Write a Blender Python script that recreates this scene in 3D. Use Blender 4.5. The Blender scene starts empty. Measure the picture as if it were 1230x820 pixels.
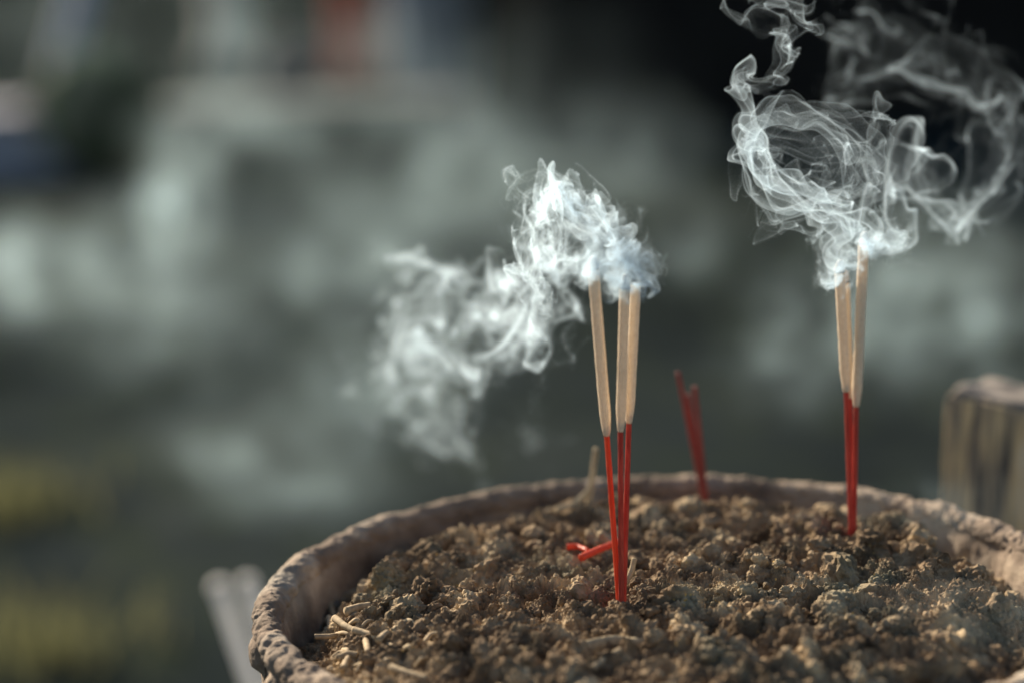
import bpy, math, random
import numpy as np
from mathutils import Vector, Matrix

# ============================================================ camera, world, sun, exposure
SC = bpy.context.scene
SC.render.engine = 'CYCLES'
cam_d = bpy.data.cameras.new("camera"); cam_o = bpy.data.objects.new("camera", cam_d)
SC.collection.objects.link(cam_o); SC.camera = cam_o
CAM = np.array([-.05634903, -.85384581, .282958]); PITCH = .218306; ROLL = -.03087953
cam_o.matrix_world = (Matrix.Translation(Vector(CAM)) @ Matrix.Rotation(math.pi/2 - PITCH, 4, 'X')
                      @ Matrix.Rotation(ROLL, 4, 'Z'))
cam_d.lens = 85; cam_d.sensor_width = 36; cam_d.clip_start = .02; cam_d.clip_end = 400
cam_d.dof.use_dof = True; cam_d.dof.focus_distance = .880; cam_d.dof.aperture_fstop = 3.7
cam_d.dof.aperture_blades = 0

SUN_EL, SUN_AZ = math.radians(22), math.radians(-33)       # azimuth from +Y, negative = to the left
SUN_TO = Vector((math.sin(SUN_AZ)*math.cos(SUN_EL), math.cos(SUN_AZ)*math.cos(SUN_EL), math.sin(SUN_EL)))
W = bpy.data.worlds.new("World"); SC.world = W; W.use_nodes = True
wn = W.node_tree.nodes; wl = W.node_tree.links
sky = wn.new('ShaderNodeTexSky'); sky.sky_type = 'NISHITA'; sky.sun_disc = False
sky.sun_elevation = SUN_EL; sky.sun_rotation = SUN_AZ
bg = wn['Background']; bg.inputs['Strength'].default_value = .05
wl.new(sky.outputs[0], bg.inputs['Color'])
sun_d = bpy.data.lights.new("sun", 'SUN'); sun_d.energy = 5.0; sun_d.angle = math.radians(.5); sun_d.color = (1, .86, .68)
sun_o = bpy.data.objects.new("sun", sun_d); SC.collection.objects.link(sun_o)
sun_o.rotation_euler = (-SUN_TO).to_track_quat('-Z', 'Y').to_euler()
SC.view_settings.view_transform = 'Standard'; SC.view_settings.look = 'None'
SC.view_settings.exposure = 1.45; SC.view_settings.gamma = 1; SC.view_settings.use_curve_mapping = False
cy = SC.cycles
cy.use_denoising = True; cy.denoiser = 'OPENIMAGEDENOISE'
cy.max_bounces = 6; cy.diffuse_bounces = 2; cy.glossy_bounces = 1; cy.transmission_bounces = 2
cy.volume_bounces = 2; cy.transparent_max_bounces = 32
cy.caustics_reflective = False; cy.caustics_refractive = False
cy.use_adaptive_sampling = True; cy.adaptive_threshold = .01

# ============================================================ helpers
PW, PH, FK = 1230., 820., 85/36*1230
def at(px, py, y=None, z=None):
    """world point seen at a place of the picture, at world depth y or height z"""
    u0, v0 = px-PW/2, py-PH/2
    c, s = math.cos(-ROLL), math.sin(-ROLL)
    u = c*u0-s*v0; v = s*u0+c*v0
    cp, sp = math.cos(PITCH), math.sin(PITCH)
    X = u/FK; U = -v/FK
    d = np.array([X, cp+U*sp, -sp+U*cp])
    t = (y-CAM[1])/d[1] if y is not None else (z-CAM[2])/d[2]
    return CAM+d*t

_pr = np.random.default_rng(12345)
_perm = _pr.permutation(256).astype(np.int64); _perm = np.concatenate([_perm]*3)
_grad = _pr.normal(size=(256, 3)).astype(np.float32); _grad /= np.linalg.norm(_grad, axis=1)[:, None]
def perlin(p):
    p = np.asarray(p, np.float32)
    i = np.floor(p).astype(np.int64); f = p-i; i &= 255
    w = f*f*f*(f*(f*6-15)+10); out = 0
    for a in (0, 1):
        for b in (0, 1):
            for c in (0, 1):
                h = _perm[_perm[_perm[(i[..., 0]+a) & 255]+((i[..., 1]+b) & 255)]+((i[..., 2]+c) & 255)]
                g = _grad[h]
                d = g[..., 0]*(f[..., 0]-a)+g[..., 1]*(f[..., 1]-b)+g[..., 2]*(f[..., 2]-c)
                wt = (w[..., 0] if a else 1-w[..., 0])*(w[..., 1] if b else 1-w[..., 1])*(w[..., 2] if c else 1-w[..., 2])
                out = out+d*wt
    return out*1.6
def fbm(p, octv=4, gain=.5, billow=False):
    a, s, o = 1., 0., 0
    for k in range(octv):
        n = perlin(np.asarray(p)*(2.03**k)+k*17.3)
        if billow: n = 1-2*np.abs(n)
        o = o+n*a; s += a; a *= gain
    return o/s

def mesh_np(name, V, F, smooth=True):
    """mesh from arrays; F is an (n,4) or (n,3) array or a list of such arrays"""
    me = bpy.data.meshes.new(name)
    Fs = F if isinstance(F, list) else [F]
    V = np.asarray(V, np.float32)
    loops = np.concatenate([f.ravel() for f in Fs]).astype(np.int32)
    tot = np.concatenate([np.full(len(f), f.shape[1]) for f in Fs]).astype(np.int32)
    st = np.concatenate([[0], np.cumsum(tot)[:-1]]).astype(np.int32)
    me.vertices.add(len(V)); me.vertices.foreach_set('co', V.ravel())
    me.loops.add(len(loops)); me.loops.foreach_set('vertex_index', loops)
    me.polygons.add(len(tot)); me.polygons.foreach_set('loop_start', st)
    me.polygons.foreach_set('loop_total', tot)
    me.polygons.foreach_set('use_smooth', np.full(len(tot), smooth))
    me.update(calc_edges=True); me.validate()
    return me
def obj(name, me, mat=None, parent=None, loc=None):
    o = bpy.data.objects.new(name, me); SC.collection.objects.link(o)
    if mat and me is not None and not me.materials: me.materials.append(mat)
    if parent: o.parent = parent
    if loc is not None: o.location = loc
    return o
def tag(o, label=None, cat=None, group=None, kind=None):
    if label: o['label'] = label
    if cat: o['category'] = cat
    if group: o['group'] = group
    if kind: o['kind'] = kind
    return o
def thing(name, loc, label, cat, group=None):
    return tag(obj(name, None, loc=Vector(loc)), label, cat, group)
def grid_faces(nu, nv, wrap_v=True):
    """quads of a (nu, nv) vertex grid, second index closed when wrap_v"""
    i = np.arange(nu-1)[:, None]; j = np.arange(nv if wrap_v else nv-1)[None]
    j2 = (j+1) % nv
    return np.stack([i*nv+j, i*nv+j2, (i+1)*nv+j2, (i+1)*nv+j], -1).reshape(-1, 4)
def tube(path, rad, seg=24, noise=0., nfreq=400., cap=True, seed=0, flat=1.):
    """noisy tube mesh arrays along a path with a radius per point"""
    P = np.asarray(path, float); R = np.broadcast_to(np.asarray(rad, float), (len(P),))
    T = np.gradient(P, axis=0); T /= np.linalg.norm(T, axis=1)[:, None]
    up = np.array([0, 1., 0]) if abs(T[0][1]) < .8 else np.array([0, 0, 1.])
    A = np.cross(T, up); A /= np.linalg.norm(A, axis=1)[:, None]; B = np.cross(T, A)
    th = np.linspace(0, 2*np.pi, seg, endpoint=False)
    D = A[:, None]*np.cos(th)[None, :, None]+B[:, None]*np.sin(th)[None, :, None]*flat
    V = P[:, None]+D*R[:, None, None]
    if noise: V = V+D*(fbm(V*nfreq+seed*7.7, 3)*noise)[..., None]
    n = len(P); F = [grid_faces(n, seg)]
    V = V.reshape(-1, 3)
    if cap:
        V = np.vstack([V, P[0], P[-1]]); a, b = len(V)-2, len(V)-1
        j = np.arange(seg); j2 = (j+1) % seg
        F.append(np.stack([np.full(seg, a), j2, j], -1)); F.append(np.stack([np.full(seg, b), (n-1)*seg+j, (n-1)*seg+j2], -1))
    return V, F
def interp(pts, n):
    pts = np.array(pts, float)
    return catmull(pts, n)
def catmull(pts, n):
    pts = np.array(pts, float); P = np.vstack([2*pts[0]-pts[1], pts, 2*pts[-1]-pts[-2]]); out = []
    m = len(pts)-1
    for i in range(n):
        f = i/(n-1)*m; j = min(int(f), m-1); t = f-j
        a, b, c, d = P[j:j+4]
        out.append(.5*(2*b+(c-a)*t+(2*a-5*b+4*c-d)*t*t+(3*b-a-3*c+d)*t**3))
    return np.array(out)
_ico = {}
def ico(sub):
    if sub not in _ico:
        import bmesh
        bm = bmesh.new(); bmesh.ops.create_icosphere(bm, subdivisions=sub, radius=1)
        V = np.array([v.co[:] for v in bm.verts]); F = np.array([[v.index for v in f.verts] for f in bm.faces]); bm.free()
        _ico[sub] = (V, F)
    return _ico[sub]

# ============================================================ materials
class NT:
    def __init__(s, name):
        s.m = bpy.data.materials.new(name); s.m.use_nodes = True; s.t = s.m.node_tree
        s.b = s.t.nodes['Principled BSDF']; s.out = s.t.nodes['Material Output']
    def n(s, typ, **kw):
        x = s.t.nodes.new(typ)
        for k, v in kw.items():
            if k.startswith('i_'): x.inputs[k[2:].replace('_', ' ')].default_value = v
            else: setattr(x, k, v)
        return x
    def l(s, a, b): s.t.links.new(a, b)
    def coord(s, scale=(1, 1, 1)):
        c = s.n('ShaderNodeTexCoord'); m = s.n('ShaderNodeMapping'); m.inputs['Scale'].default_value = scale
        s.l(c.outputs['Object'], m.inputs['Vector']); return m.outputs[0]
    def noise(s, vec, scale, detail=4, rough=.55):
        x = s.n('ShaderNodeTexNoise'); x.inputs['Scale'].default_value = scale; x.inputs['Detail'].default_value = detail
        x.inputs['Roughness'].default_value = rough; s.l(vec, x.inputs['Vector']); return x.outputs['Fac']
    def ramp(s, fac, stops):
        x = s.n('ShaderNodeValToRGB'); e = x.color_ramp.elements
        while len(e) < len(stops): e.new(.5)
        for q, (p, c) in zip(e, stops): q.position = p; q.color = (*c, 1) if len(c) == 3 else c
        s.l(fac, x.inputs[0]); return x.outputs[0]
    def mix(s, fac, a, b, mode='MIX'):
        x = s.n('ShaderNodeMix', data_type='RGBA', blend_type=mode)
        for v, k in ((fac, 0), (a, 6), (b, 7)):
            if isinstance(v, (int, float)): x.inputs[k].default_value = v
            elif isinstance(v, tuple): x.inputs[k].default_value = (*v, 1)
            else: s.l(v, x.inputs[k])
        return x.outputs[2]
    def bump(s, h, strength, dist):
        x = s.n('ShaderNodeBump'); x.inputs['Strength'].default_value = strength; x.inputs['Distance'].default_value = dist
        s.l(h, x.inputs['Height']); s.l(x.outputs[0], s.b.inputs['Normal']); return x
    def base(s, c, rough=.9, spec=.2):
        if isinstance(c, tuple): s.b.inputs['Base Color'].default_value = (*c, 1)
        else: s.l(c, s.b.inputs['Base Color'])
        s.b.inputs['Roughness'].default_value = rough; s.b.inputs['Specular IOR Level'].default_value = spec
        return s.m
def plain(name, c, rough=.8, nscale=8., var=.35):
    t = NT(name); v = t.coord(); f = t.noise(v, nscale)
    col = t.ramp(f, [(.3, tuple(x*(1-var) for x in c)), (.7, tuple(min(1, x*(1+var)) for x in c))])
    return t.base(col, rough, .05)

def m_soil():
    t = NT('dry soil'); v = t.coord()
    a = t.ramp(t.noise(v, 60, 6), [(.3, (.060, .042, .027)), (.5, (.225, .160, .100)), (.72, (.62, .48, .30))])
    pale = t.ramp(t.noise(v, 22, 4), [(.50, (0, 0, 0)), (.68, (1, 1, 1))])
    a = t.mix(t.ramp(t.noise(v, 22, 4), [(.52, (0, 0, 0)), (.72, (.6, .6, .6))]), a, (.27, .27, .19))
    vo = t.n('ShaderNodeTexVoronoi'); vo.inputs['Scale'].default_value = 420; t.l(v, vo.inputs['Vector'])
    sp = t.ramp(vo.outputs['Distance'], [(.16, (1, 1, 1)), (.26, (0, 0, 0))])
    rare = t.ramp(t.noise(v, 90, 2), [(.60, (0, 0, 0)), (.68, (1, 1, 1))])
    a = t.mix(t.mix(1., sp, rare, 'MULTIPLY'), a, (.62, .40, .13))
    f2 = t.noise(v, 900, 5, .7); t.bump(f2, .6, .0006)
    a = t.mix(.35, a, t.ramp(f2, [(.3, (.45, .45, .45)), (.6, (1, 1, 1))]), 'MULTIPLY')
    return t.base(a, 1., .05)
def m_clay():
    t = NT('weathered clay'); v = t.coord()
    a = t.ramp(t.noise(v, 35, 6, .6), [(.28, (.095, .070, .052)), (.5, (.225, .172, .128)), (.72, (.50, .41, .31))])
    a = t.mix(t.ramp(t.noise(v, 14, 3), [(.5, (0, 0, 0)), (.65, (.55, .55, .55))]), a, (.32, .31, .26))
    f = t.noise(v, 500, 6, .65); t.bump(f, .9, .0010)
    return t.base(a, .95, .15)
def m_coat():
    t = NT('pressed incense powder'); v = t.coord()
    a = t.ramp(t.noise(v, 700, 5, .7), [(.3, (.74, .60, .44)), (.7, (.88, .75, .58))])
    vo = t.n('ShaderNodeTexVoronoi'); vo.inputs['Scale'].default_value = 500; t.l(v, vo.inputs['Vector'])
    sp = t.ramp(vo.outputs['Distance'], [(.05, (.5, .5, .5)), (.10, (1, 1, 1))])
    a = t.mix(1., a, sp, 'MULTIPLY')
    t.bump(t.noise(v, 2500, 3), .4, .0003)
    return translucent(t, a, .26, .85)
def translucent(t, col, k, rough):
    m = t.base(col, rough, .2)
    tr = t.n('ShaderNodeBsdfTranslucent')
    if isinstance(col, tuple): tr.inputs[0].default_value = (*col, 1)
    else: t.l(col, tr.inputs[0])
    mx = t.n('ShaderNodeMixShader'); mx.inputs[0].default_value = k
    t.l(t.b.outputs[0], mx.inputs[1]); t.l(tr.outputs[0], mx.inputs[2]); t.l(mx.outputs[0], t.out.inputs['Surface'])
    return m
def m_red(name, c1, c2):
    t = NT(name); v = t.coord((1, 1, .12))
    a = t.ramp(t.noise(v, 900, 4), [(.3, c1), (.7, c2)])
    t.bump(t.noise(v, 1800, 2), .5, .0003)
    return translucent(t, a, .3, .38)
M = dict(soil=m_soil(), clay=m_clay(), coat=m_coat(),
         red=m_red('red dyed bamboo', (.32, .045, .035), (.56, .105, .075)), dull=m_red('faded dark red bamboo', (.22, .05, .045), (.34, .09, .075)),
         orange=m_red('faded orange red bamboo', (.60, .07, .03), (.74, .13, .06)),
         ash=plain('grey ash', (.55, .53, .50), .9, 900), char=plain('black char', (.015, .013, .012), .9, 900),
         dry=plain('dry plant stem', (.42, .33, .21), .8, 200), straw=plain('pale straw', (.36, .28, .18), .8, 300))

# ============================================================ the bowl
def lathe_noise(prof, nseg, disp):
    prof = np.asarray(prof, float); th = np.linspace(0, 2*np.pi, nseg, endpoint=False)
    r, z = prof[:, 0], prof[:, 1]
    T = np.gradient(prof, axis=0); N = np.stack([T[:, 1], -T[:, 0]], 1); N /= np.linalg.norm(N, axis=1)[:, None]
    base = np.stack([r[:, None]*np.cos(th), r[:, None]*np.sin(th), z[:, None]+0*th], -1)
    nn = np.stack([N[:, :1]*np.cos(th), N[:, :1]*np.sin(th), N[:, 1:]+0*th], -1)
    return base+nn*disp(base, th[None]+0*r[:, None], np.arange(len(r))[:, None]+0*th)[..., None]
def resample(p, n):
    p = np.array(p, float); d = np.r_[0, np.cumsum(np.linalg.norm(np.diff(p, axis=0), axis=1))]
    s = np.linspace(0, d[-1], n); return np.stack([np.interp(s, d, p[:, 0]), np.interp(s, d, p[:, 1])], 1)
bowl = thing('clay_bowl', (0, 0, -.11), 'round weathered clay bowl heaped with dry soil and incense sticks', 'bowl')
RC, RR = .1494, .0055
def rim_disp(P, th, k):
    arc = th*RC; q = P*1.
    v = (k/64.)*2*np.pi
    hel = perlin(np.stack([arc*170+v*1.1, v*.5, 0*arc+3.3], -1))
    low = fbm(P*28, 3); mid = fbm(P*110+9, 3, .55); fine = fbm(P*420+5, 3, .6)
    pits = np.minimum(0, fbm(P*160+31, 2)+.12)
    return low*.0022+hel*.0009+mid*(.0008+.0006*np.clip(-np.sin(th)+.3, 0, 1))+fine*.0008+pits*.0022
a = np.linspace(0, 2*np.pi, 65)[:-1]
prof = np.stack([RC+RR*np.cos(a)*1.02, -.0060+RR*np.sin(a)*.92], 1)
prof = np.vstack([prof, prof[:1]])
V = lathe_noise(prof[:-1], 1700, rim_disp)             # (64, 1700)
Vt = np.transpose(V, (1, 0, 2)); Vt = np.concatenate([Vt, Vt[:1]], 0)
n1 = 1700
i = np.arange(n1)[:, None]; j = np.arange(64)[None]; i2 = (i+1) % n1; j2 = (j+1) % 64
F = np.stack([i*64+j, i2*64+j, i2*64+j2, i*64+j2], -1).reshape(-1, 4)
o = obj('rim', mesh_np('rim', Vt[:-1].reshape(-1, 3), F), M['clay'], bowl); o.location = (0, 0, .11)
inner = resample([(.1445, -.006), (.1425, -.012), (.1395, -.03), (.130, -.06)], 40)
outer = resample([(.128, -.105), (.139, -.085), (.148, -.055), (.1525, -.03), (.1530, -.012)], 50)
body = np.vstack([outer, resample([(.1530, -.012), (.149, -.006), (.1445, -.006)], 8)[1:-1], inner, resample([(.13, -.06), (.10, -.085), (0.002, -.095)], 20)[1:]])
body = np.vstack([resample([(.002, -.11), (.10, -.11), (.128, -.105)], 20)[:-1], body])
def body_disp(P, th, k): return fbm(P*25+3, 3)*.0016+fbm(P*140, 4)*.0007+perlin(P*np.array([60, 60, 14])+4)*.0008
V = lathe_noise(body, 800, body_disp); nb = len(body)
o = obj('body', mesh_np('body', V.reshape(-1, 3), grid_faces(nb, 800)), M['clay'], bowl); o.location = (0, 0, .11)
# flakes of crust on the outer lip
rng = np.random.default_rng(4)
for th_, w_, zz in ((3.32, .016, -.011), (3.52, .011, -.014), (2.95, .010, -.010), (3.72, .013, -.013)):
    n_, m_ = 22, 14
    uu, vv = np.meshgrid(np.linspace(-1, 1, n_), np.linspace(-1, 1, m_), indexing='ij')
    edge = np.clip(1-(uu**2+vv**2), 0, 1)**.5
    th = th_+uu*w_/RC*.6; rad = RC+RR+.0008+.0012*edge+vv*-.0012+.0006*perlin(np.stack([uu*3+th_*9, vv*3, 0*uu], -1))
    rr = rad-.004*(1-edge); z = zz+vv*w_*.5
    V = np.stack([rr*np.cos(th), rr*np.sin(th), z+.0006*perlin(np.stack([uu*4, vv*4+th_, 0*uu], -1))], -1)
    Vi = V.copy(); Vi[..., :2] *= (1-.012)
    A = np.concatenate([V.reshape(-1, 3), Vi.reshape(-1, 3)])
    f = grid_faces(n_, m_, False); o = obj('crust_flake', mesh_np('crust_flake', A, np.vstack([f, f[:, ::-1]+n_*m_])), M['clay'], bowl); o.location = (0, 0, .11)

# ============================================================ the soil
SR = .1430
NG = 880
gx = np.linspace(-SR-.002, SR+.002, NG); GX, GY = np.meshgrid(gx, gx, indexing='ij')
def soil_low(x, y):
    p = np.stack([x*16+3.1, y*16+8.2, 0*x], -1)
    z = -.0092+.0045*fbm(p, 3)
    r = np.hypot(x, y)
    z = z-.018*np.clip((r-.113)/.028, 0, 1)**.9*np.clip((y+.09)/.06, 0, 1)*np.clip(1.3-.75*np.clip(y/.13, 0, 1), 0, 1)+.004*np.exp(-(((x+.00)/.09)**2+((y+.07)/.07)**2))
    for px, py, a_, w_ in HOLL:
        c = at(px, py, z=-.012); z = z+a_*np.exp(-((x-c[0])**2+((y-c[1])/1.0)**2)/w_**2)
    return z
HOLL = [(950, 618, -.011, .021), (1140, 640, -.006, .02), (640, 640, -.003, .02), (365, 725, -.009, .020), (430, 700, -.004, .014), (1080, 655, .005, .012),
        (848, 592, .005, .012), (700, 606, .004, .010), (540, 725, .003, .015), (900, 720, .003, .013)]
H = soil_low(GX, GY)
rng = np.random.default_rng(8)
H0 = H.copy()
Pw = np.stack([GX, GY, 0*GX], -1)
WX = .0016*fbm(Pw*230+3, 4, .65); WY = .0016*fbm(Pw*230+50, 4, .65); WH = 1+.35*fbm(Pw*500+90, 3, .6)
rads = np.minimum(.0011*(1-rng.random(15000))**(-1/1.9), .0048)
xs = rng.uniform(-SR, SR, 15000); ys = rng.uniform(-SR, SR, 15000)
st = gx[1]-gx[0]
CM = fbm(np.stack([GX*38+4, GY*38, 0*GX], -1), 3)
for x, y, r in zip(xs, ys, rads):
    r *= float(np.clip(.85+1.1*CM[min(int((x-gx[0])/st), NG-1), min(int((y-gx[0])/st), NG-1)], .45, 1.4))
    e = rng.uniform(.75, 1.3); ci = int((x-gx[0])/st); cj = int((y-gx[0])/st); k = int(r*1.4/st)+1
    i0, i1, j0, j1 = max(ci-k, 0), min(ci+k+1, NG), max(cj-k, 0), min(cj+k+1, NG)
    if i0 >= i1 or j0 >= j1: continue
    wv = min(1., r/.003); dx = (GX[i0:i1, j0:j1]-x+WX[i0:i1, j0:j1]*wv)*e; dy = (GY[i0:i1, j0:j1]-y+WY[i0:i1, j0:j1]*wv)/e
    s2 = 1-(dx*dx+dy*dy)/(r*r)
    h = H0[ci if ci < NG else NG-1, cj if cj < NG else NG-1]-r*.35+r*1.0*np.sqrt(np.clip(s2, 0, 1))*WH[i0:i1, j0:j1]
    h = np.where(s2 > 0, h, -9)
    H[i0:i1, j0:j1] = np.maximum(H[i0:i1, j0:j1], h)
P3 = np.stack([GX, GY, H], -1)
fl = np.clip((.138-np.hypot(GX, GY))/.03, .3, 1)
H = H+fl*.009*fbm(P3*np.array([52, 52, 0])+7, 3, .5, True)+.0020*fbm(P3*230, 4, .66, True)+.0008*fbm(P3*900, 2, .65, True)
def soil_z(x, y):
    i = int(np.clip((x-gx[0])/st, 0, NG-1)); j = int(np.clip((y-gx[0])/st, 0, NG-1)); return float(H[i, j])
keep = np.hypot(GX, GY) < SR+.0015
idx = -np.ones(NG*NG, np.int64); kk = keep.ravel(); idx[kk] = np.arange(kk.sum())
f = grid_faces(NG, NG, False); f = f[kk[f].all(1)]
Vs = [np.stack([GX, GY, H], -1).reshape(-1, 3)[kk]]; Fs4 = idx[f]; Fs3 = []
# loose clods and crumbs lying on it, all part of the one heap
protos = {}
def rough(sub, seed):
    V, F = ico(sub); s = rng.uniform(.7, 1.25, 3)
    n = 1+.6*fbm(V*1.2+seed*5.1, 2)+.5*fbm(V*2.0+seed*3.3, 4 if sub > 2 else 2, .68, True)+(.28*fbm(V*6+seed, 2, .65, True) if sub > 3 else 0)
    return V*n[:, None]*s, F
for sub, k in ((1, 10), (2, 14), (3, 14), (4, 8)): protos[sub] = [rough(sub, i+sub*31) for i in range(k)]
def rotm(r):
    q = r.normal(size=4); q /= np.linalg.norm(q); w, x, y, z = q
    return np.array([[1-2*(y*y+z*z), 2*(x*y-z*w), 2*(x*z+y*w)], [2*(x*y+z*w), 1-2*(x*x+z*z), 2*(y*z-x*w)], [2*(x*z-y*w), 2*(y*z+x*w), 1-2*(x*x+y*y)]])
off = len(Vs[0])
CL = fbm(np.stack([GX*38+4, GY*38, 0*GX], -1), 3)
def scatter(n, sub, rmin, rmax, pw, sink):
    global off
    for q in range(n):
        r = min(rmin*(1-rng.random())**(-1/pw), rmax)
        while True:
            x, y = rng.uniform(-SR, SR, 2)
            if np.hypot(x, y) < SR-r*1.05 and (sub > 3 or r < .0009 or CL[int((x-gx[0])/st), int((y-gx[0])/st)] > rng.uniform(-.25, .35)): break
        V, F = protos[sub][rng.integers(len(protos[sub]))]
        Vn = V@rotm(rng).T*r; Vn = Vn+np.array([x, y, soil_z(x, y)-r*sink+r*.1])
        Vs.append(Vn); Fs3.append(F+off); off += len(V)
scatter(80, 4, .0030, .0070, 2.4, .5)
scatter(1000, 3, .0012, .0034, 2.0, .3)
scatter(9000, 2, .0004, .0012, 2.2, .1)
scatter(22000, 1, .0002, .0008, 2.2, .0)
me = mesh_np('soil', np.concatenate(Vs), [Fs4, np.concatenate(Fs3)], False)
o = obj('soil', me, M['soil'])
tag(o, 'dry crumbly brown soil with clods filling the clay bowl', 'soil', kind='stuff')

# ============================================================ incense sticks
def stick(name, base, mid, top, label, group, coat_r=.00195, core_r=.00092, tip='ash', red='red', seed=0, cat='incense stick', bend=0.):
    """base (in the soil), mid (where the powder coat begins), top: world points"""
    base, mid = np.array(base), np.array(mid)
    root = thing(name, base, label, cat, group)
    dn = (base-mid)/np.linalg.norm(base-mid)
    P = catmull([base+dn*.010, base, (base+mid)/2+np.array([bend, 0, 0]), mid, mid-dn*.004 if top is None else mid+(np.array(top)-mid)*.05], 60)-base
    taper = np.linspace(1.15, 1., 60)
    V, F = tube(P, core_r*taper, 16, .00012, 500, seed=seed)
    obj('core', mesh_np('core', V, F), M[red], root)
    if top is not None:
        top = np.array(top); d = (top-mid); L = np.linalg.norm(d); d /= L; n = 150
        s = np.linspace(0, 1, n); P = mid+d*s[:, None]*L-base
        R = coat_r*np.minimum(1, .52+.48*np.clip(s*L/.008, 0, 1)**.6)
        V, F = tube(P, R, 28, .00016, 300, seed=seed+3); o = obj('incense_coat', mesh_np('incense_coat', V, F), M['coat'], root)
        s = np.linspace(0, 1, 26); L2 = .0042
        P = top+(d*s[:, None]+np.array([[.15, 0, 0]])*s[:, None]**2)*L2-base
        V, F = tube(P, coat_r*(1.02-.55*s**1.5), 24, .0006, 500, seed=seed+9)
        obj('ash_tip', mesh_np('ash_tip', V, F), M[tip], root)
        P = top+d*np.linspace(-.0005, .0002, 6)[:, None]-base; V, F = tube(P, coat_r*1.03, 28, .0002, 700, seed=seed+5); obj('burnt_collar', mesh_np('burnt_collar', V, F), M['char'], root)
    return root
def ground_at(px, py):
    z = -.011
    for _ in range(12):
        p = at(px, py, z=z); z = .5*z+.5*float(np.median([soil_z(p[0]+a, p[1]+b) for a in (-.003, 0, .003) for b in (-.003, 0, .003)]))
    return at(px, py, z=z)
def lay_on(pix, lift=.0012, pc=75):
    z = -.010
    for _ in range(8):
        q = np.array([at(a, b, z=z) for a, b in pix]); s = [q[0]+(q[-1]-q[0])*k for k in np.linspace(0, 1, 9)]
        z = .5*z+.5*(float(np.percentile([soil_z(*p[:2]) for p in s], pc))+lift)
    return [at(a, b, z=z) for a, b in pix]
def P_(px, py, y): return at(px, py, y=y)
B0 = ground_at(747, 734); yb = float(B0[1])
G1, G2, G3 = 'three smoking sticks in the middle of the bowl', 'smoking sticks on the right', 'burnt down red sticks at the back'
stick('incense_stick', P_(744.5, 735, yb-.001), P_(729, 523, yb-.001), P_(712.5, 322, yb-.003), 'smoking incense stick leaning left, leftmost of the three in the middle', G1, red='orange', seed=1)
stick('incense_stick', P_(746.3, 736, yb-.003), P_(745.5, 518, yb-.003), P_(750.5, 345, yb-.004), 'smoking upright incense stick, between the other two in the middle of the bowl', G1, coat_r=.0018, seed=2)
stick('incense_stick', P_(748.6, 734, yb+.001), P_(755.5, 508, yb+.004), P_(764, 340, yb+.005), 'smoking incense stick with charred black tip, rightmost of the three in the middle', G1, tip='char', coat_r=.0018, seed=3)
B1 = ground_at(1024, 646); y1 = float(B1[1])
stick('incense_stick', P_(1022.5, 646, y1), P_(1016.5, 470, y1), P_(1008.5, 326, y1), 'smoking stick leaning left, left edge of the right bunch', G2, seed=4)
stick('incense_stick', P_(1024, 645, y1+.005), P_(1021, 478, y1+.007), P_(1015, 338, y1+.010), 'smoking stick half hidden behind the left one of the right bunch', G2, coat_r=.0018, seed=5)
stick('incense_stick', P_(1025.5, 646, y1+.002), P_(1028.5, 488, y1+.003), P_(1037.5, 292, y1+.003), 'tallest smoking stick of the right bunch, leaning right', G2, seed=6)
y2 = .128
stick('burnt_incense_stick', P_(843, 588, y2), P_(816.5, 458, y2), None, 'bare red stick without incense at the back rim, tallest and leaning most left', G3, core_r=.0009, red='dull', seed=7, cat='burnt incense stick')
stick('burnt_incense_stick', P_(844.5, 589, y2+.004), P_(828, 484, y2+.005), None, 'bare red stick at the back rim, between its two neighbours', G3, core_r=.0009, red='dull', seed=8, cat='burnt incense stick')
stick('burnt_incense_stick', P_(847, 588, y2-.003), P_(835.5, 475, y2-.003), None, 'bare red stick at the back rim, rightmost of its bunch', G3, core_r=.00095, red='dull', seed=9, cat='burnt incense stick')

# ============================================================ debris on the soil
def rod(name, pts, r, mat, label, cat, group=None, noise=.00015, seg=12, taper=.8, n=30, flat=1.):
    pts = np.array(pts, float); b = pts[0].copy()
    P = catmull(pts-b, n); V, F = tube(P, r*np.linspace(1, taper, n), seg, noise, 500, seed=len(label)+b[0]*99, flat=flat)
    o = obj(name, mesh_np(name, V, F), M[mat], loc=Vector(b)); return tag(o, label, cat, group)
def on_soil(px, py, lift=.0015, z=-.0135):
    p = at(px, py, z=z)
    for _ in range(6):
        p = at(px, py, z=soil_z(p[0], p[1])*.5+p[2]*.5)
    p = at(px, py, z=soil_z(p[0], p[1])+lift) if lift else p
    return p
UP = np.array([0, 0, 1.])
def lay(px, py, dz=0): 
    p = at(px, py, z=-.0115+dz); return p
rod('broken_stick', lay_on([(681, 656), (694, 656), (706, 661)], .0014, 100), .0012, 'orange', 'shorter orange red broken stick end lying left of its mate', 'broken stick', 'orange red stick pieces on the soil')
rod('broken_stick', lay_on([(698, 669), (718, 660), (744, 650)], .0020, 100), .0014, 'orange', 'longer orange red broken stick piece slanting up behind the middle sticks', 'broken stick', 'orange red stick pieces on the soil')
rod('dried_stem', [at(706, 606, y=.10), at(710, 585, y=.10), at(716, 538, y=.10)], .0012, 'dry', 'tan dried stem standing up by the back rim', 'stem', taper=.9)
rod('dried_stem', [at(668, 612, y=.095), at(690, 604, y=.098), at(709, 586, y=.10)], .0013, 'dry', 'tan forked twig lying against the upright dried stem', 'stem', taper=.7)
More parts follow.
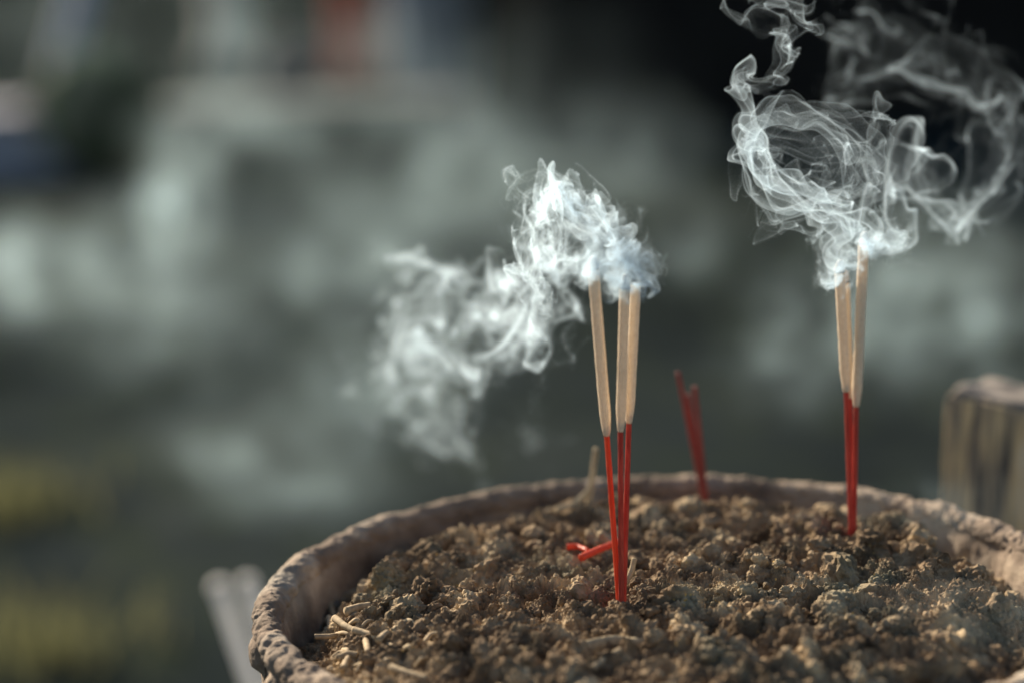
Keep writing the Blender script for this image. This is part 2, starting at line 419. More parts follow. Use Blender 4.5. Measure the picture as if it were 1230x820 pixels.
# straw and root bits by the left rim
TW = [([(398, 712), (397, 727), (402, 742)], .0013, 'pale curved twig standing beside the left inner rim'),
      ([(402, 742), (416, 752), (436, 762)], .0014, 'pale twig lying down from the curved twig by the left rim'),
      ([(378, 764), (400, 763), (424, 757)], .0010, 'thin grey twig lying level near the left rim'),
      ([(425, 756), (445, 762), (460, 768)], .0013, 'pale twig in the middle of the straw litter'),
      ([(437, 762), (441, 775), (442, 783)], .0014, 'short upright pale stub in the straw litter'),
      ([(395, 741), (396, 748), (396, 755)], .0012, 'short stub standing below the curved twig'),
      ([(462, 795), (470, 787), (479, 778)], .0011, 'reddish brown stub slanting right of the litter'),
      ([(405, 790), (418, 785), (430, 786)], .0013, 'bent tan root over the litter near the left rim'),
      ([(412, 803), (415, 796), (418, 790)], .0014, 'short brown stub under the bent root'),
      ([(455, 768), (460, 763), (465, 759)], .0013, 'grey green stub at the right end of the litter'),
      ([(470, 801), (490, 808), (512, 814)], .0013, 'dark brown stub lying at the lower edge of the soil'),
      ([(416, 734), (432, 729), (445, 727)], .0018, 'thick dim twig behind the curved twig')]
for pts, r, lab in TW:
    rod('twig', lay_on(pts, .0016), r, 'straw', lab, 'twig', 'twigs by the left rim')
rs = np.random.default_rng(21)
for k in range(18):
    px, py = rs.uniform(392, 520), rs.uniform(738, 812); a_ = rs.uniform(-.8, .8); l_ = rs.uniform(5, 11)
    rod('straw_bit', [ground_at(px-l_*math.cos(a_), py-l_*math.sin(a_))+UP*.001, ground_at(px, py)+UP*.0022, ground_at(px+l_*math.cos(a_), py+l_*math.sin(a_))+UP*.001], rs.uniform(.0006, .0011), 'straw' if k % 3 else 'dry',
        'tiny loose straw bit scattered on the soil by the left rim', 'straw', 'loose straw bits by the left rim')
rod('twig', [ground_at(712, 806)+UP*.001, ground_at(728, 796)+UP*.0018, ground_at(746, 786)+UP*.0018], .0012, 'straw', 'pale straight twig half buried in the front soil', 'twig')
rod('twig', [ground_at(752, 700), ground_at(752, 700)+np.array([.002, .001, .004]), ground_at(752, 700)+np.array([.0035, .002, .009])], .0012, 'dry', 'short tan stub standing right of the middle sticks', 'twig')
rod('wood_chip', [ground_at(702, 778), ground_at(740, 774)+UP*.001, ground_at(778, 775)], .0028, 'dry', 'flat brown chip of bark on the front soil', 'bark chip', noise=.0006, flat=.6)
rod('wood_chip', [ground_at(1145, 680)+UP*.001, ground_at(1165, 679)+UP*.002, ground_at(1190, 678)+UP*.001], .0022, 'dry', 'reddish brown chip lying on the soil at right', 'bark chip', noise=.0005, flat=.6)

# ============================================================ timber block on the right
def timber():
    t = NT('weathered timber'); v = t.coord((1, 1, .10))
    a = t.ramp(t.noise(v, 130, 4, .6), [(.40, (.09, .08, .07)), (.48, (.30, .24, .17)), (.58, (.62, .45, .24)), (.74, (.72, .60, .42))])
    t.bump(t.noise(v, 60, 4), .8, .006); return t.base(a, .9, .15)
M['timber'] = timber()
c0 = at(1136, 474, y=.235); ang = math.radians(-42)
nx, ny, nz = 60, 50, 60
def block_mesh(L, D, Hh, seed):
    faces = []; Vall = []; Fall = []; offb = 0
    def sheet(o_, u_, v_, n_, m_):
        nonlocal offb
        a_, b_ = np.meshgrid(np.linspace(0, 1, n_), np.linspace(0, 1, m_), indexing='ij')
        Vall.append((np.array(o_)+a_[..., None]*np.array(u_)+b_[..., None]*np.array(v_)).reshape(-1, 3)); Fall.append(grid_faces(n_, m_, False)+offb); offb += n_*m_
    sheet((0, 0, 0), (L, 0, 0), (0, 0, -Hh), 90, 90); sheet((0, 0, 0), (0, D, 0), (L, 0, 0), 60, 90)
    sheet((0, 0, 0), (0, 0, -Hh), (0, D, 0), 90, 60); sheet((L, 0, 0), (0, D, 0), (0, 0, -Hh), 60, 90); sheet((0, D, 0), (0, 0, -Hh), (L, 0, 0), 90, 90)
    V = np.concatenate(Vall); c = np.array([L/2, D/2, -Hh/2]); h = np.array([L/2, D/2, Hh/2])
    q = V-c; r = .0018; inn = np.clip(q, -(h-r), h-r); d = q-inn; dn = np.linalg.norm(d, axis=1)[:, None]+1e-9
    V = c+inn+d/dn*r
    g = perlin(np.stack([V[:, 0]*70, V[:, 1]*70, V[:, 2]*7], -1)+seed); g2 = fbm(V*40+seed, 3)
    V = V+d/dn*(g*.0018+g2*.0010)[:, None]; return V, np.vstack(Fall)
V, F = block_mesh(.24, .035, .34, 2.)
tb = thing('timber_block', c0, 'upright block of weathered timber with streaked grain behind the bowl', 'timber block'); tb.rotation_euler = (0, math.radians(2.5), ang)
obj('body', mesh_np('body', V, F), M['timber'], tb)
V, F = block_mesh(.236, .031, .006, 5.); M['dimmed_endgrain'] = plain('dimmed grey end grain', (.20, .18, .16), .95, 60)
obj('dimmed_end_grain', mesh_np('dimmed_end_grain', V+np.array([.002, .002, .003]), F), M['dimmed_endgrain'], tb)  # added cap, coloured darker so the sunlit timber top looks less bright
# two pale rods seen low on the left behind the bowl
M['pale'] = translucent(NT('pale white plastic'), (.93, .92, .90), .7, .3)
for (a_, b_), lab in ((((264, 706), (316, 860)), 'pale thin rod below the left rim, the outer one of two'), (((298, 702), (345, 860)), 'pale thin rod below the left rim, the one nearer the bowl')):
    p, q = at(*a_, y=.68), at(*b_, y=.60)
    root = thing('pale_rod', q, lab, 'rod', 'two pale rods beside the bowl')
    V, F = tube(catmull([q-q, (p-q)*.5, p-q], 30), .0048, 20); obj('shaft', mesh_np('shaft', V, F), M['pale'], root)
    V, F = ico(3); obj('round_end', mesh_np('round_end', V*.0062+(p-q), F), M['pale'], root)

# ============================================================ background, far out of focus
GZ = -.75
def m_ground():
    t = NT('shade toned trodden ground'); v = t.coord()  # shade of the background is put into these very dark colours
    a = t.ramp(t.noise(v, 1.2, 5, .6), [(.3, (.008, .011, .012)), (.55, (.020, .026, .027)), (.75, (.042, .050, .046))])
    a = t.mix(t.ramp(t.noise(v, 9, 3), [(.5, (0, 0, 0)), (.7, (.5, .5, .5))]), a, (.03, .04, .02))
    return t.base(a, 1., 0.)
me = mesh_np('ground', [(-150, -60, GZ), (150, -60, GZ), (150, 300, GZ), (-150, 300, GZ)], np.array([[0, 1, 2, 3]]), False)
tag(obj('ground', me, m_ground()), 'shade toned trodden ground far below and behind the bowl', kind='structure')
def box_v(x0, x1, y0, y1, z0, z1, off=0):
    V = np.array([(x, y, z) for x in (x0, x1) for y in (y0, y1) for z in (z0, z1)], float)
    F = np.array([[0, 1, 3, 2], [4, 6, 7, 5], [0, 4, 5, 1], [2, 3, 7, 6], [0, 2, 6, 4], [1, 5, 7, 3]])+off
    return V, F
def boxes(name, lst, mat, parent=None, loc=None):
    Vs_, Fs_, o_ = [], [], 0
    for b in lst:
        V, F = box_v(*b, off=o_); Vs_.append(V); Fs_.append(F); o_ += 8
    return obj(name, mesh_np(name, np.concatenate(Vs_), np.concatenate(Fs_), False), mat, parent, loc)
def gb(px, py): return at(px, py, z=GZ)
M['lilac'] = plain('lilac grey painted wood', (.34, .34, .38), .7, 6)
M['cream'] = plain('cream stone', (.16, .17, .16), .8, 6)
M['rust'] = translucent(NT('rust red cloth'), (.40, .17, .12), .4, .8)
M['blue'] = plain('blue plastic', (.13, .17, .25), .5, 4)
M['dark'] = plain('near black boards', (.018, .016, .014), .9, 4)  # near-black tone for the background boards
M['brown'] = plain('brown boards', (.06, .04, .03), .9, 4)
M['leaf'] = translucent(NT('dark leaves'), (.035, .075, .03), .3, .6)
M['grass'] = translucent(NT('yellow green grass'), (.12, .122, .058), .5, .6)
# leaning pale post
b = gb(40, 205); t_ = at(112, -60, y=b[1]+.2); root = thing('leaning_post', b, 'pale lilac leaning post far out of focus at top left', 'post')
V, F = tube(catmull([b-b, (t_-b)*.5, t_-b], 20), .045, 12); obj('pole', mesh_np('pole', V, F), M['lilac'], root)
boxes('foot_plate', [(-.12, .12, -.12, .12, 0, .05)], M['lilac'], root)
# pale box at the left edge
b = gb(-10, 205); root = thing('lilac_box', b, 'low lilac box at the left edge of the background', 'box')
boxes('body', [(-.12, .10, -.1, .1, 0, .16)], M['lilac'], root); boxes('lid', [(-.13, .11, -.11, .11, .163, .19)], M['lilac'], root)
# cream pillar, rust cloth post, blue barrel
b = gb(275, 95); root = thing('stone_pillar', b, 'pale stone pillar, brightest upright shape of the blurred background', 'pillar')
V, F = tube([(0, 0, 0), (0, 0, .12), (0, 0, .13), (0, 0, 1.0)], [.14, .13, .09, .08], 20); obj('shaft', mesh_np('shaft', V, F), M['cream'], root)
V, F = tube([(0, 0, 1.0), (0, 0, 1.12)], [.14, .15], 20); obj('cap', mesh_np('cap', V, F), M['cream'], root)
b = gb(432, 135); root = thing('banner_post', b, 'blurred post hung with rust red cloth at the top of the background', 'banner')
V, F = tube([(0, 0, 0), (0, 0, .8), (0, 0, 1.6)], .03, 12); obj('pole', mesh_np('pole', V, F), M['brown'], root)
uu, vv = np.meshgrid(np.linspace(-.085, .085, 30), np.linspace(.12, 1.5, 40), indexing='ij')
yy = -.05+.02*np.sin(uu*90+vv*3); V = np.stack([uu, yy, vv], -1).reshape(-1, 3); f = grid_faces(30, 40, False)
obj('cloth', mesh_np('cloth', np.concatenate([V, V+[0, .008, 0]]), np.vstack([f, f[:, ::-1]+1200])), M['rust'], root)
b = gb(528, 118); root = thing('blue_barrel', b, 'blue plastic barrel blurred at the top of the background', 'barrel')
V, F = tube([(0, 0, 0), (0, 0, .05), (0, 0, .2), (0, 0, .35), (0, 0, .52), (0, 0, .6)], [.13, .15, .16, .16, .15, .13], 28); obj('drum', mesh_np('drum', V, F), M['blue'], root)
V, F = tube([(0, 0, .603), (0, 0, .63)], [.135, .13], 28); obj('lid', mesh_np('lid', V, F), M['blue'], root)
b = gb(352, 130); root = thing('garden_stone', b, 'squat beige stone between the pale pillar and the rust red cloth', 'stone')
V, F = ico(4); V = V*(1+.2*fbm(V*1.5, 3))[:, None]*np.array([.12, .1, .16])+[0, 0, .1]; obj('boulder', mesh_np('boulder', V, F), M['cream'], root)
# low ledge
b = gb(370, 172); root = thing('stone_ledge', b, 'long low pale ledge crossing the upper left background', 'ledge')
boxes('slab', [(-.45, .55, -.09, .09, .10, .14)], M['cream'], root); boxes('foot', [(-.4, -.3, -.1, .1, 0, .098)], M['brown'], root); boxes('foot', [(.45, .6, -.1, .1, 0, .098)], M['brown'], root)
# bush
def leaves(n, c, rad, size, seed):
    r = np.random.default_rng(seed); q = r.normal(size=(n, 3)); q /= np.linalg.norm(q, axis=1)[:, None]; q *= (r.random((n, 1))**.45)*np.array(rad); q += np.array(c)
    q = q[np.argsort(q[:, 2])]; V = []; a = r.normal(size=(n, 3)); a /= np.linalg.norm(a, axis=1)[:, None]; b_ = np.cross(a, r.normal(size=(n, 3))); b_ /= np.linalg.norm(b_, axis=1)[:, None]
    s = size*r.uniform(.6, 1.2, (n, 1)); V = np.stack([q-a*s, q+b_*s*.45, q+a*s, q-b_*s*.45], 1).reshape(-1, 3)
    return V, np.arange(4*n).reshape(n, 4)
b = gb(120, 215); root = thing('green_bush', b, 'small dark green bush blurred beside the leaning post', 'bush')
V, F = leaves(2200, (0, 0, .2), (.17, .15, .18), .03, 3); obj('foliage', mesh_np('foliage', V, F, False), M['leaf'], root)
V, F = tube([(0, 0, 0), (.01, 0, .1), (0, 0, .22)], [.02, .015, .01], 8); obj('stem', mesh_np('stem', V, F), M['brown'], root)
# dark shed behind on the right
b = gb(1000, 150); root = thing('dark_shed', b, 'black boarded shed filling the top right background', 'shed')
x0, x1 = at(640, 120, y=b[1])[0]-b[0], 3.2
boxes('wall', [(x0+k*.2, x0+k*.2+.195, 0, .05, 0, 2.4) for k in range(int((x1-x0)/.2))], M['dark'], root)
boxes('side_wall', [(x0-.02, x0+.04, .051, 2.2, 0, 2.4)], M['dark'], root)
boxes('roof', [(x0-.3, x1+.2, -.4, 2.4, 2.41, 2.5)], M['dark'], root)
# brown fence between barrel and shed
b = gb(660, 105); root = thing('board_fence', b, 'dim brown board fence left of the black shed', 'fence')
boxes('boards', [(-.5+k*.125, -.5+k*.125+.11, 0, .03, 0.03, 1.0) for k in range(8)], M['dark'], root); boxes('rail', [(-.55, .55, .033, .07, .25, .33)], M['brown'], root)
# grass tufts, lower left
for (px, py, w_, n, sd, lab) in ((5, 612, .08, 170, 1, 'sunlit yellow green grass at the left edge, halfway down'), (25, 785, .08, 160, 2, 'sunlit yellow green grass in the bottom left corner')):
    b = gb(px, py); r = np.random.default_rng(sd); q = r.normal(size=(n, 2))*[w_, w_*.9]; hgt = r.uniform(.03, .08, n); an = r.uniform(0, 6.28, n); ln = r.normal(size=(n, 2))*.02
    dx = np.stack([np.cos(an), np.sin(an)], 1)*.003
    V = np.zeros((n, 4, 3)); V[:, 0, :2] = q-dx; V[:, 1, :2] = q+dx; V[:, 2, :2] = q+ln+dx*.3; V[:, 3, :2] = q+ln-dx*.3; V[:, 2, 2] = V[:, 3, 2] = hgt
    o = obj('grass', mesh_np('grass', V.reshape(-1, 3), np.arange(4*n).reshape(n, 4), False), M['grass'], loc=Vector(b)); tag(o, lab, 'grass', kind='stuff')

# ============================================================ smoke
class Curl:
    """time-varying divergence-free eddies"""
    def __init__(s, seed, lams, amps, n=8):
        r = np.random.default_rng(seed); K = []; X = []; P = []; Wt = []
        for lam, a in zip(lams, amps):
            for i in range(n):
                k = r.normal(size=3); k /= np.linalg.norm(k); x = np.cross(k, r.normal(size=3)); x /= np.linalg.norm(x)
                K.append(k*2*np.pi/(lam*r.uniform(.75, 1.35))); X.append(x*a*math.sqrt(2/n)); P.append(r.uniform(0, 6.28)); Wt.append(r.normal()*a*2*np.pi/lam*.8)
        s.K, s.X, s.P, s.W = (np.array(q, dtype=np.float32) for q in (K, X, P, Wt))
    def __call__(s, p, t): return np.cos(p@s.K.T+s.P+s.W*t)@s.X
def plume(guide, life, seed, T, M, r0, lams, amps, grow=.25, pull=2.0, dt=.01, a0=.12, delay=0.):
    """the sheet of smoke a smouldering tip has given off during the last `life` seconds, drifting past the guide points"""
    n = 200; g = catmull([at(a, b, y=c) for a, b, c in guide], n).astype(np.float32)
    cu = Curl(seed, lams, amps); r = np.random.default_rng(seed+1)
    te = np.linspace(0, life, T).astype(np.float32)
    th = np.linspace(0, 2*np.pi, M, endpoint=False); ph = r.uniform(0, 6.28, 4)
    ring = np.stack([np.cos(th), np.sin(th), 0*th], 1)*r0*(1+.25*np.sin(2*th+ph[0])[:, None])
    pos = (g[0][None, None]+ring[None]).repeat(T, 0).astype(np.float32)
    for k in range(int(round(life/dt))):
        t = k*dt; na = int((te < t+dt*.999).sum())
        if not na: continue
        p = pos[:na].reshape(-1, 3); a_ = np.maximum(t-te[:na], 0); age = np.repeat(a_, M)
        h = np.repeat(np.clip(t+dt-te[:na], 0, dt), M)[:, None]; c = np.repeat(pos[:na].mean(1), M, 0)
        f = np.clip(age/life*(n-1), 0, n-2); j = f.astype(int); fr = (f-j)[:, None]
        gp = g[j]*(1-fr)+g[j+1]*fr; gv = (g[j+1]-g[j])*(n-1)/life
        A = np.clip(a0+(age-delay)/grow, a0, 1)[:, None]
        lead = pull*(gp-c)
        v1 = gv+lead+cu(p, t)*A; p2 = p+v1*h*.5; v2 = gv+lead+cu(p2, t+dt*.5)*A
        pos[:na] = (p+v2*h).reshape(na, M, 3)
    du = np.gradient(pos, axis=0); dv = (np.roll(pos, -1, 1)-np.roll(pos, 1, 1))*.5
    area = np.linalg.norm(np.cross(du, dv), axis=-1)
    return pos, area, np.linalg.norm(du, axis=-1), np.linalg.norm(dv, axis=-1), te
def splat(g, pos, mass_pp, lo, hi, res, weight, seed=0, maxlen=.010, dens=1.0, smax=40):
    """spread the smoke carried by a streak sheet over a density grid"""
    P = np.concatenate([pos, pos[:, :1]], 1).astype(np.float32)
    a, b, c, d = P[:-1, :-1], P[1:, :-1], P[:-1, 1:], P[1:, 1:]
    lu = np.maximum(np.linalg.norm(b-a, axis=-1), np.linalg.norm(d-c, axis=-1)); lv = np.maximum(np.linalg.norm(c-a, axis=-1), np.linalg.norm(d-b, axis=-1))
    vox = (hi[0]-lo[0])/res[0]
    n = np.clip(np.ceil(lu*lv/(vox*vox)*dens)+2, 2, smax).astype(int).ravel()
    ok = (np.maximum(lu, lv) < maxlen).ravel()
    w = (mass_pp*np.repeat(weight[:-1], pos.shape[1])/n).astype(np.float32)
    n = np.where(ok, n, 0)
    ids = np.repeat(np.arange(len(n)), n); r = np.random.default_rng(seed)
    a, b, c, d = (q.reshape(-1, 3) for q in (a, b, c, d))
    for s in range(0, len(ids), 2000000):
        q = ids[s:s+2000000]; u = r.random((len(q), 1), dtype=np.float32); v = r.random((len(q), 1), dtype=np.float32)
        x = (a[q]*(1-u)*(1-v)+b[q]*u*(1-v)+c[q]*(1-u)*v+d[q]*u*v-lo)/(hi-lo)*(np.array(res)-1)
        i = np.floor(x).astype(np.int64); f = (x-i).astype(np.float32)
        inside = ((i >= 1) & (i < np.array(res)-2)).all(1); i, f, ww = i[inside], f[inside], w[q][inside]
        base = (i[:, 0]*res[1]+i[:, 1])*res[2]+i[:, 2]
        for dx in (0, 1):
            for dy in (0, 1):
                for dz in (0, 1):
                    k = ww*(f[:, 0] if dx else 1-f[:, 0])*(f[:, 1] if dy else 1-f[:, 1])*(f[:, 2] if dz else 1-f[:, 2])
                    np.add.at(g, base+(dx*res[1]+dy)*res[2]+dz, k)
def volume_obj(name, g, lo, hi, mat):
    res = g.shape; me = bpy.data.meshes.new(name); N = g.size
    me.vertices.add(N); at_ = me.attributes.new('d', 'FLOAT', 'POINT'); at_.data.foreach_set('value', g.ravel())
    src = bpy.data.objects.new(name+' field', me)          # only carries the numbers; it is in no collection
    o = bpy.data.objects.new(name, bpy.data.volumes.new(name)); SC.collection.objects.link(o); o.data.materials.append(mat)
    ng = bpy.data.node_groups.new('smoke field', 'GeometryNodeTree')
    ng.interface.new_socket('Geometry', in_out='INPUT', socket_type='NodeSocketGeometry'); ng.interface.new_socket('Geometry', in_out='OUTPUT', socket_type='NodeSocketGeometry')
    N_ = ng.nodes.new; L = ng.links.new
    gi = N_('GeometryNodeObjectInfo'); gi.inputs['Object'].default_value = src; go = N_('NodeGroupOutput'); vc = N_('GeometryNodeVolumeCube'); si = N_('GeometryNodeSampleIndex'); si.data_type = 'FLOAT'; si.domain = 'POINT'
    na = N_('GeometryNodeInputNamedAttribute'); na.data_type = 'FLOAT'; na.inputs['Name'].default_value = 'd'
    ps = N_('GeometryNodeInputPosition'); sx = N_('ShaderNodeSeparateXYZ'); L(ps.outputs[0], sx.inputs[0])
    acc = None
    for ax, (l, h, r) in enumerate(zip(lo, hi, res)):
        m = N_('ShaderNodeMapRange'); m.clamp = True
        for s_, v_ in ((1, l), (2, h), (3, 0.), (4, r-1.)): m.inputs[s_].default_value = v_
        L(sx.outputs[ax], m.inputs[0]); fi = N_('FunctionNodeFloatToInt'); fi.rounding_mode = 'ROUND'; L(m.outputs[0], fi.inputs[0])
        if acc is None: acc = fi.outputs[0]
        else:
            im = N_('FunctionNodeIntegerMath'); im.operation = 'MULTIPLY_ADD'; L(acc, im.inputs[0]); im.inputs[1].default_value = r; L(fi.outputs[0], im.inputs[2]); acc = im.outputs[0]
    L(gi.outputs['Geometry'], si.inputs[0]); L(na.outputs[0], si.inputs['Value']); L(acc, si.inputs['Index']); L(si.outputs[0], vc.inputs['Density'])
    vc.inputs['Min'].default_value = tuple(lo); vc.inputs['Max'].default_value = tuple(hi)
    for k_, r in zip('XYZ', res): vc.inputs['Resolution '+k_].default_value = r
    sm = N_('GeometryNodeSetMaterial'); sm.inputs['Material'].default_value = mat; L(vc.outputs[0], sm.inputs[0]); L(sm.outputs[0], go.inputs[0])
    md = o.modifiers.new('smoke', 'NODES'); md.node_group = ng
    return o
def m_vol(name, k, g=.4, col=(.96, .98, 1.)):
    t = NT(name); t.t.nodes.remove(t.b)
    v = t.n('ShaderNodeVolumePrincipled'); v.inputs['Color'].default_value = (*col, 1)
    v.inputs['Density'].default_value = k; v.inputs['Anisotropy'].default_value = g; v.inputs['Density Attribute'].default_value = 'density'
    t.l(v.outputs[0], t.out.inputs['Volume']); return t.m

# ============================================================ drifting smoke banks
M['bank'] = m_vol('drifting smoke', 1., g=.35, col=(.64, .85, .93))
def bank(lst, label, seed, nscale=5., cut=.25):
    """one drifting bank of smoke: soft lumps (px, py, y, rx px, ry px, optical depth) broken up by noise"""
    C, R_, D = [], [], []
    for px, py, y, rx, ry, tau in lst:
        s = (y+.87)/FK; r = np.array([rx, min(rx, ry), ry])*s; C.append(at(px, py, y=y)); R_.append(r); D.append(.53*tau/(1.77*r[1]))
    C, R_ = np.array(C), np.array(R_); lo = (C-2.1*R_).min(0); hi = (C+2.1*R_).max(0)
    vox = max(R_.min()/7, (np.prod(hi-lo)/1.5e6)**(1/3)); res = tuple(int(x) for x in np.ceil((hi-lo)/vox)+1); hi = lo+(np.array(res)-1)*vox
    X = np.stack(np.meshgrid(*[np.linspace(l, h, r) for l, h, r in zip(lo, hi, res)], indexing='ij'), -1).astype(np.float32)
    g = 0
    for c, r, d in zip(C, R_, D):
        q = (X-c)/r; q = q+.35*perlin(q*1.3+seed)[..., None]; g = g+d*np.exp(-(q**2).sum(-1)*1.3)
    n = fbm(X/R_.mean()*1.1+seed, 3, .6)
    g = g*np.clip(.8+3.2*n, 0, 4)
    g = np.where(g > D[0]*.02, g, 0).astype(np.float32)
    print('bank', res, flush=True)
    tag(volume_obj('smoke_bank', g, lo, hi, M['bank']), label, 'smoke', 'banks of drifting smoke', kind='stuff')
bank([(30, 325, 1.9, 48, 45, 1.0), (95, 320, 2.2, 150, 60, .42), (190, 370, 2.0, 100, 75, .34)], 'brightest grey bank of drifting smoke at the left edge', 1.)
bank([(205, 245, 1.5, 34, 56, .9), (240, 180, 1.7, 40, 90, .25), (275, 40, 2.0, 45, 90, .3)], 'slanting smoke streak at the upper left, left of the rust red cloth', 7.)
bank([(330, 150, 2.3, 170, 35, .25), (430, 200, 2.4, 90, 60, .10)], 'faint level smoke bank under the pale pillar', 2.)
bank([(400, 320, 1.4, 80, 50, .34), (470, 280, 1.2, 80, 55, .30), (560, 190, 1.5, 75, 70, .34), (620, 240, 1.7, 100, 90, .2)], 'smoke bank slanting up behind the middle plume', 3.)
bank([(300, 545, 1.1, 90, 60, .26), (380, 590, .9, 80, 45, .2), (440, 480, .9, 90, 70, .26)], 'low smoke bank left of the far rim', 4.)
bank([(960, 400, .5, 75, 75, .26), (1100, 370, .45, 110, 80, .38), (1190, 400, .4, 60, 80, .25), (1130, 290, .5, 90, 60, .12)], 'bluish smoke bank around the right sticks', 5.)
bank([(830, 300, 1.2, 50, 45, .14), (760, 190, 1.6, 80, 60, .18)], 'small dim smoke bank right of the middle plume', 6.)
bank([(1130, 610, .06, 130, 35, .08), (1190, 750, -.06, 120, 60, .11)], 'thin veil of smoke over the right side of the soil', 8.)
bank([(250, 430, 1.6, 170, 90, .10), (480, 400, 1.5, 120, 90, .12), (330, 270, 2.0, 160, 70, .10)], 'faintest wide smoke bank behind the left half of the bowl', 9.)
bank([(60, 60, 2.4, 90, 70, .10), (470, 70, 2.4, 110, 70, .14), (680, 130, 2.2, 100, 90, .08)], 'thin high smoke bank along the top of the background', 10.)

# ============================================================ smoke rising from the tips
M['smoke'] = m_vol('incense smoke', 1., g=.45, col=(.70, .87, 1.))
def sims(lst, T=1000, Mm=80, start=.12, dy=0., move=0.):
    out = []
    for kw in lst:
        kw = dict(kw); mass = kw.pop('mass', 1.); kw['guide'] = [(a, b, c+dy) for a, b, c in kw['guide']]
        pos, _, _, _, te = plume(T=T, M=Mm, r0=.0016, **kw)
        pos = (pos+move).astype(np.float32)
        a = (kw['life']-te)/kw['life']; w = mass*kw['life']/T/Mm*(start+(1-start)*np.clip(a/.3, 0, 1)**1.3)
        out.append((pos, w.astype(np.float32), a))
    return out
def cloud(sm, vox, label, mass, a0=0., a1=1.01, sat=320., cap=20e6, crisp=0.):
    """one density grid for the smoke whose relative age lies between a0 and a1"""
    part = [(p[(a >= a0-.002) & (a <= a1)], w[(a >= a0-.002) & (a <= a1)]) for p, w, a in sm]
    allp = np.concatenate([p.reshape(-1, 3) for p, _ in part])
    lo = np.percentile(allp, .5, axis=0)-.004; hi = np.percentile(allp, 99.5, axis=0)+.004
    if a0 <= 0:
        for p, _ in part: lo = np.minimum(lo, p[-1].min(0)-.003); hi = np.maximum(hi, p[-1].max(0)+.003)
    n = np.prod((hi-lo)/vox)
    if n > cap: vox *= (n/cap)**(1/3)
    res = tuple(int(x) for x in np.ceil((hi-lo)/vox)+1); hi = lo+(np.array(res)-1)*vox
    g = np.zeros(int(np.prod(res)), np.float32)
    for k, (p, w) in enumerate(part): splat(g, p, 1., lo, hi, res, w, seed=k)
    g = g.reshape(res)/vox**3*1e-3*mass
    if crisp: g = g*(g/np.percentile(g[g > 1], 85))**crisp
    g = (g/(1+g/sat)).astype(np.float32)
    print('smoke', label[:30], res, round(vox*1000, 2), 'mm', flush=True)
    tag(volume_obj('smoke_plume', g, lo, hi, M['smoke']), label, 'smoke', 'plumes of incense smoke', kind='stuff')
SY0, SY1 = -0.02145839965633156, 0.07056892076911281
MV0 = at(740, 340, y=yb-.001)-at(740, 340, y=SY0); MV1 = at(1024, 300, y=y1-.001)-at(1024, 300, y=SY1)   # sit the smoke on the tips
L3 = dict(lams=(.009, .02, .045), amps=(.03, .052, .055), a0=.6, grow=.5, pull=8.)
mid = sims([dict(guide=[(751,345,-.002),(747,335,0),(728,305,.01),(705,260,.025),(668,235,.04),(640,270,.06),(650,340,.08),(610,395,.13),(570,380,.18),(520,400,.22),(500,470,.26),(560,540,.3)], life=1.9, seed=7, **L3),
            dict(guide=[(765,340,.004),(760,335,0),(742,310,.01),(720,280,.025),(690,240,.04),(655,270,.06),(650,350,.08),(600,420,.13),(550,440,.18),(500,420,.22),(530,500,.26),(610,550,.3)], life=1.9, seed=1007, **L3),
            dict(guide=[(713,322,0),(706,305,0),(690,280,.02),(660,250,.035),(640,285,.05),(655,350,.07),(615,360,.13),(560,335,.18),(510,350,.22),(470,430,.26),(510,520,.3)], life=1.9, seed=2007, **L3)], dy=SY0, move=MV0)
cloud(mid, .0004, 'bright white curls of smoke over the three middle sticks', .6, 0., .5, crisp=.2)
cloud(mid, .0010, 'soft white smoke cloud trailing back to the left of the middle sticks', .64, .5, 1.01)
del mid
near = dict(amps=(.05, .045, .03), lams=(.005, .012, .035), a0=.9, grow=.1, pull=7.)
cloud(sims([dict(guide=[(766,342,.002),(770,336,-.001),(762,332,-.003),(750,318,-.001),(735,300,.01)], life=.6, seed=61, mass=.7, **near),
            dict(guide=[(751,350,-.006),(744,340,-.008),(752,325,-.007),(742,310,-.002),(730,290,0)], life=.6, seed=62, **near),
            dict(guide=[(713,330,-.006),(716,318,-.008),(705,308,-.007),(708,295,-.004),(698,285,0),(690,275,.01)], life=.6, seed=63, **near)], 1000, 60, 1., dy=SY0, move=MV0),
      .00035, 'small tight curls of smoke wrapping the tips of the middle sticks', .45)
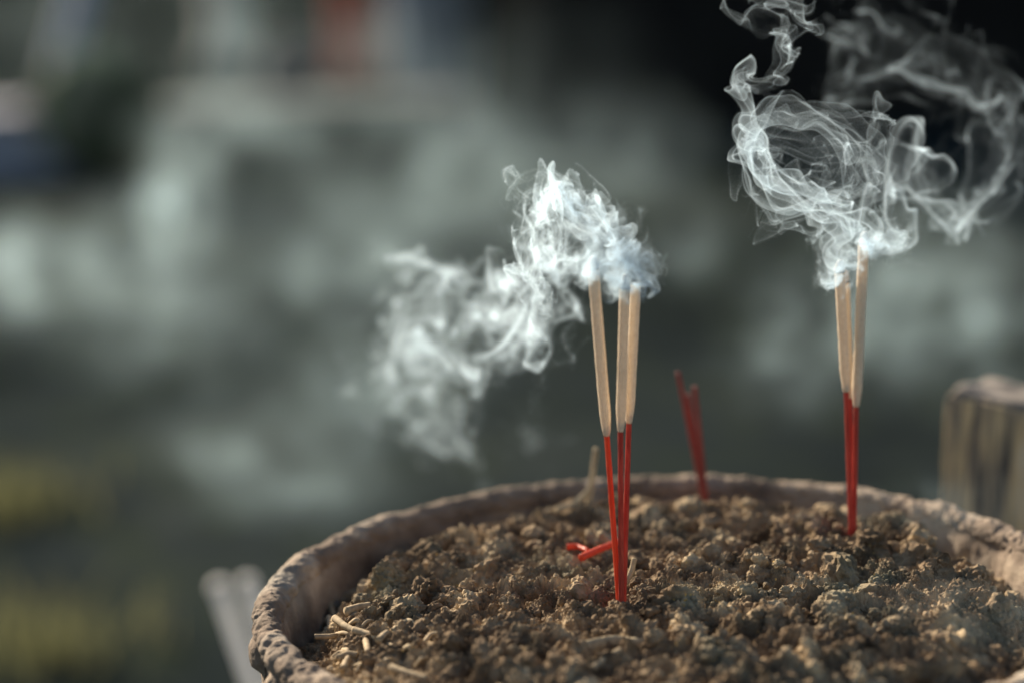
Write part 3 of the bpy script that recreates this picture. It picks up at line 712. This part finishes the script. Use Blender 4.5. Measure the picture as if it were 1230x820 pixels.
cloud(sims([dict(guide=[(1009,332,.045),(1005,325,.04),(1012,312,.04),(1000,300,.045),(1012,285,.045)], life=.6, seed=71, **near),
            dict(guide=[(1040,300,.045),(1045,292,.04),(1060,290,.045),(1050,283,.045),(1075,300,.05)], life=.6, seed=72, **near)], 1000, 60, 1., dy=SY1-.05, move=MV1),
      .00038, 'small curls of smoke around the tips of the right bunch', .34)
La = dict(lams=(.014, .03), amps=(.024, .035), a0=.6, grow=.3, pull=6.)
ga = [(1009,325,.05),(1003,312,.05),(1012,292,.045),(1005,268,.04),(975,240,.03),(930,225,.03),(920,185,.03),(965,165,.03),(1015,190,.03),(980,240,.03),(920,260,.03)]
gb_ = [(1039,289,.05),(1045,283,.05),(1030,262,.045),(990,250,.04),(940,235,.03),(905,190,.03),(930,150,.03),(1000,160,.03),(1045,205,.04),(1010,240,.04)]
cloud(sims([dict(guide=g_, life=l_, seed=s_, mass=m_, **La) for g_, l_, s_, m_ in ((ga, 1.7, 1, 1.), (gb_, 1.5, 501, 1.), (ga, 1.7, 5, .8), (gb_, 1.5, 505, .8), (gb_, 1.5, 503, .6))], dy=SY1-.05, move=MV1),
      .00036, 'crisp tangled ball of smoke filaments above the right bunch', .10, crisp=.45)
Lb = dict(lams=(.012, .03, .06), amps=(.03, .05, .06), a0=.6, grow=.3, pull=4.)
gl = [(1039,289,.05),(1050,280,.055),(1062,250,.06),(1090,190,.08),(1110,220,.10),(1150,270,.12),(1195,220,.14),(1190,140,.16),(1130,90,.17),(1050,80,.18),(1000,50,.2)]
cloud(sims([dict(guide=gl, life=1.8, seed=42, **Lb), dict(guide=gl, life=1.8, seed=17, mass=.6, **Lb)], dy=SY1-.05, move=MV1), .0006, 'broad loops of thin smoke drifting to the upper right corner', .18, crisp=.3)
cloud(sims([dict(guide=[(1009,325,.05),(1000,290,.05),(960,240,.04),(915,180,.03),(890,130,.03),(900,90,.03),(930,75,.03),(935,30,.03),(975,15,.03)], life=1.5, seed=52, lams=(.012, .026), amps=(.026, .04), a0=.6, grow=.3, pull=5.)], 1100, 80),
      .0004, 'single thin strand of smoke climbing left of the tangled ball', .10, crisp=.2)
